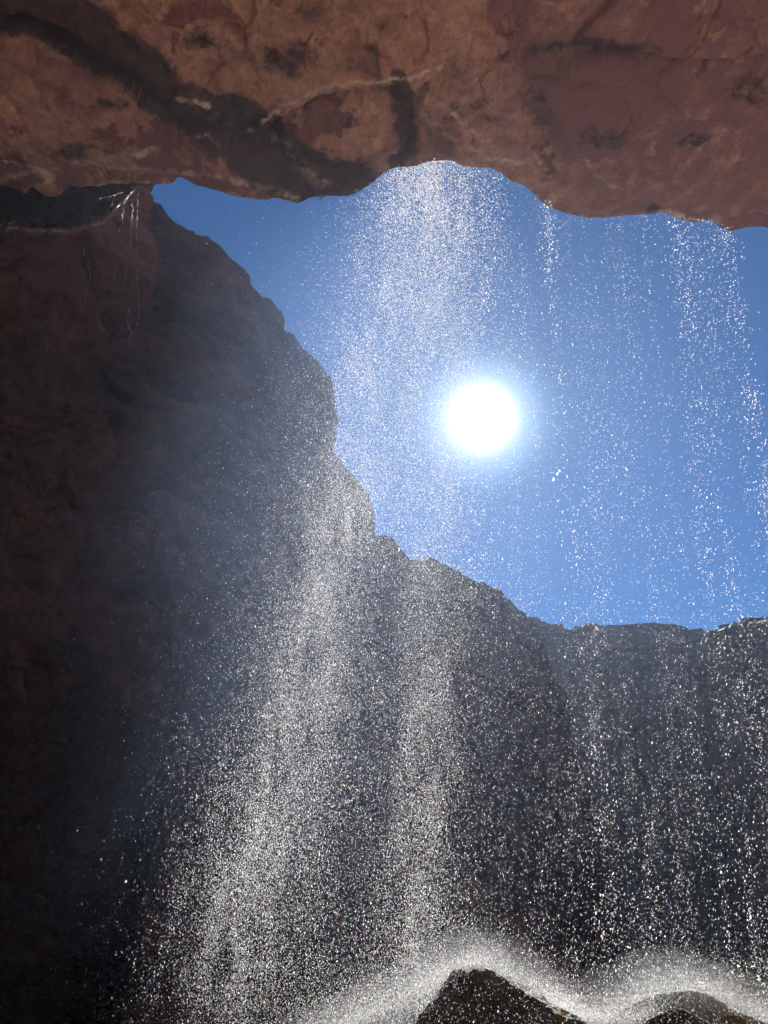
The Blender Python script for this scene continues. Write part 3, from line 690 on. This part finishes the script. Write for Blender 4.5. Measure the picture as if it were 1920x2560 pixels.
trickle([(345, 480), (342, 560), (343, 640), (340, 680), (346, 720), (347, 790), (338, 830)], 'long rightmost water trickle running down the edge of the hanging brow', 1)
trickle([(333, 495), (328, 570), (324, 640), (312, 700), (305, 750)], 'second trickle from the right on the hanging brow, slanting left at its foot', 2)
trickle([(314, 500), (306, 550), (298, 580), (288, 640), (284, 700), (280, 740)], 'third trickle from the right on the hanging brow, starting under the pale ledge', 3)
trickle([(324, 770), (318, 800), (328, 830), (320, 862)], 'short thick glistening trickle at the lowest tip of the hanging brow', 4, 0.026)
trickle([(211, 615), (209, 640)], 'tiny bright trickle at the left of the brow, above the long left one', 5, 0.024)
trickle([(219, 650), (225, 690), (218, 730), (205, 770), (200, 800)], 'leftmost long trickle on the hanging brow', 6)
trickle([(348, 464), (330, 482), (312, 500), (290, 520), (275, 535), (262, 545), (250, 556), (232, 562), (205, 571)], 'glistening water line along the edge of the pale ledge, slanting up to the sky gap', 8, 0.012)
trickle([(310, 480), (290, 486), (275, 492), (258, 494), (242, 500)], 'short wet glint just above the glistening ledge line', 9, 0.008)
trickle([(288, 492), (280, 512), (268, 528), (256, 545)], 'wet glint running down to meet the ledge line', 10, 0.009)
trickle([(18, 560), (30, 556), (42, 552)], 'tiny bright wet glint at the far left end of the ledge', 11, 0.02)
trickle([(262, 650), (256, 700), (250, 750)], 'short faint trickle between the leftmost and middle trickles', 7, 0.008)

# ------------------------------------------------------------------ shrub at the far right of the bank
M_leaf = bpy.data.materials.new('olive_leaves'); M_leaf.use_nodes = True
M_leaf.node_tree.nodes['Principled BSDF'].inputs['Base Color'].default_value = (0.10, 0.10, 0.035, 1)
M_twig = bpy.data.materials.new('grey_twigs'); M_twig.use_nodes = True
M_twig.node_tree.nodes['Principled BSDF'].inputs['Base Color'].default_value = (0.07, 0.05, 0.04, 1)
base = at_y(1900, 2560, 11.2); root = bpy.data.objects.new('shrub', None); sc.collection.objects.link(root); root.location = base
tag(root, 'small olive green shrub on the bank at the bottom right edge', 'shrub')
TV, TF, LV, LF = [], [], [], []
for k in range(46):
    p = np.array([rng.normal() * 0.14, rng.normal() * 0.14, -0.3]); v = np.array([rng.normal() * 0.45, rng.normal() * 0.4, 1.0]); Ls = (0.5 + 0.7 * rng.random())
    for q in range(9):
        t = q / 8; w_ = 0.007 * (1 - 0.8 * t); c1 = p + v * Ls * t + np.array([v[0], v[1], -0.35]) * t * t * 0.35; b0 = len(TV)
        TV += [c1 + [w_, 0, 0], c1 + [-w_ / 2, w_, 0], c1 + [-w_ / 2, -w_, 0]]
        if q: TF += [(b0 - 3 + a, b0 - 3 + (a + 1) % 3, b0 + (a + 1) % 3, b0 + a) for a in range(3)]
        if t > 0.25:
            for _ in range(5):
                a1 = rng.normal(size=3) * 0.035; a2 = rng.normal(size=3) * 0.016; c2 = c1 + rng.normal(size=3) * 0.04; l0 = len(LV)
                LV += [c2, c2 + a1 / 2 + a2, c2 + a1, c2 + a1 / 2 - a2]; LF.append((l0, l0 + 1, l0 + 2, l0 + 3))
mesh_obj('stem', TV, TF, M_twig, root); mesh_obj('foliage', LV, LF, M_leaf, root, smooth_sh=False)

# ------------------------------------------------------------------ grass tufts hanging from the lip
M_grass = bpy.data.materials.new('dry_grass'); M_grass.use_nodes = True
gb = M_grass.node_tree.nodes['Principled BSDF']; gb.inputs['Base Color'].default_value = (0.03, 0.035, 0.02, 1); gb.inputs['Roughness'].default_value = 0.8
for i, (gx_, gy_, k, ln, lab) in enumerate([(776, 494, 9, 20, 'leftmost and shortest grass tuft hanging from the dark lip of the overhang'), (808, 492, 16, 34, 'largest grass tuft hanging from the dark lip of the overhang'),
                                       (845, 491, 12, 26, 'grass tuft hanging from the lip, just right of the largest tuft'), (884, 486, 12, 22, 'rightmost grass tuft hanging from the lip beside the main fall')]):
    ca0 = at_z(gx_, gy_ - 8, LIPZ) + np.array([0, 0.02, 0.02]); V = [ca0 + [0.01, 0, 0], ca0 + [-0.005, 0.01, 0], ca0 + [-0.005, -0.01, 0]]; F = []
    for j in range(k):
        x0 = gx_ + rng.normal() * 9; c0 = at_z(x0, gy_ - 8, LIPZ); c0 = c0 + np.array([0, -0.02, 0.02]); L_ = ln * 0.0085 * (0.5 + rng.random()); sx, sy = rng.normal() * 0.05, rng.normal() * 0.04
        for q in range(5):
            t = q / 4; w_ = 0.008 * (1 - t * 0.85); c1 = c0 + np.array([sx * t * t, sy * t, -L_ * t])
            V += [c1 + [w_, 0, 0], c1 + [-w_ / 2, w_, 0], c1 + [-w_ / 2, -w_, 0]]
        b0 = 3 + j * 15
        F += [(b0 + q * 3 + a, b0 + q * 3 + (a + 1) % 3, b0 + q * 3 + 3 + (a + 1) % 3, b0 + q * 3 + 3 + a) for q in range(4) for a in range(3)]
        F += [(a, (a + 1) % 3, b0 + (a + 1) % 3, b0 + a) for a in range(3)]
    tag(mesh_obj('grass_tuft', V, F, M_grass), lab, 'grass tuft', None, 'grass tufts hanging from the overhang lip')

HAZE_TOP = 26.5
# ------------------------------------------------------------------ haze: sunlit spray-laden air
hm = bpy.data.materials.new('haze_air'); hm.use_nodes = True; n = hm.node_tree; n.nodes.clear()
ho = n.nodes.new('ShaderNodeOutputMaterial'); pv = n.nodes.new('ShaderNodeVolumePrincipled')
pv.inputs['Color'].default_value = (0.55, 0.70, 1, 1); pv.inputs['Density'].default_value = 0.00038; pv.inputs['Anisotropy'].default_value = 0.62
n.links.new(pv.outputs[0], ho.inputs['Volume'])
X0, X1, Y0, Y1, Z0, Z1 = -270, 270, -262, 276, -4, HAZE_TOP
V = [(x, y, z) for x in (X0, X1) for y in (Y0, Y1) for z in (Z0, Z1)]
F = [(0, 1, 3, 2), (4, 6, 7, 5), (0, 4, 5, 1), (2, 3, 7, 6), (0, 2, 6, 4), (1, 5, 7, 3)]
tag(fix_normals(mesh_obj('haze', V, F, hm, smooth_sh=False)), 'pale sunlit haze of fine spray filling the whole canyon air', 'haze', 'stuff')
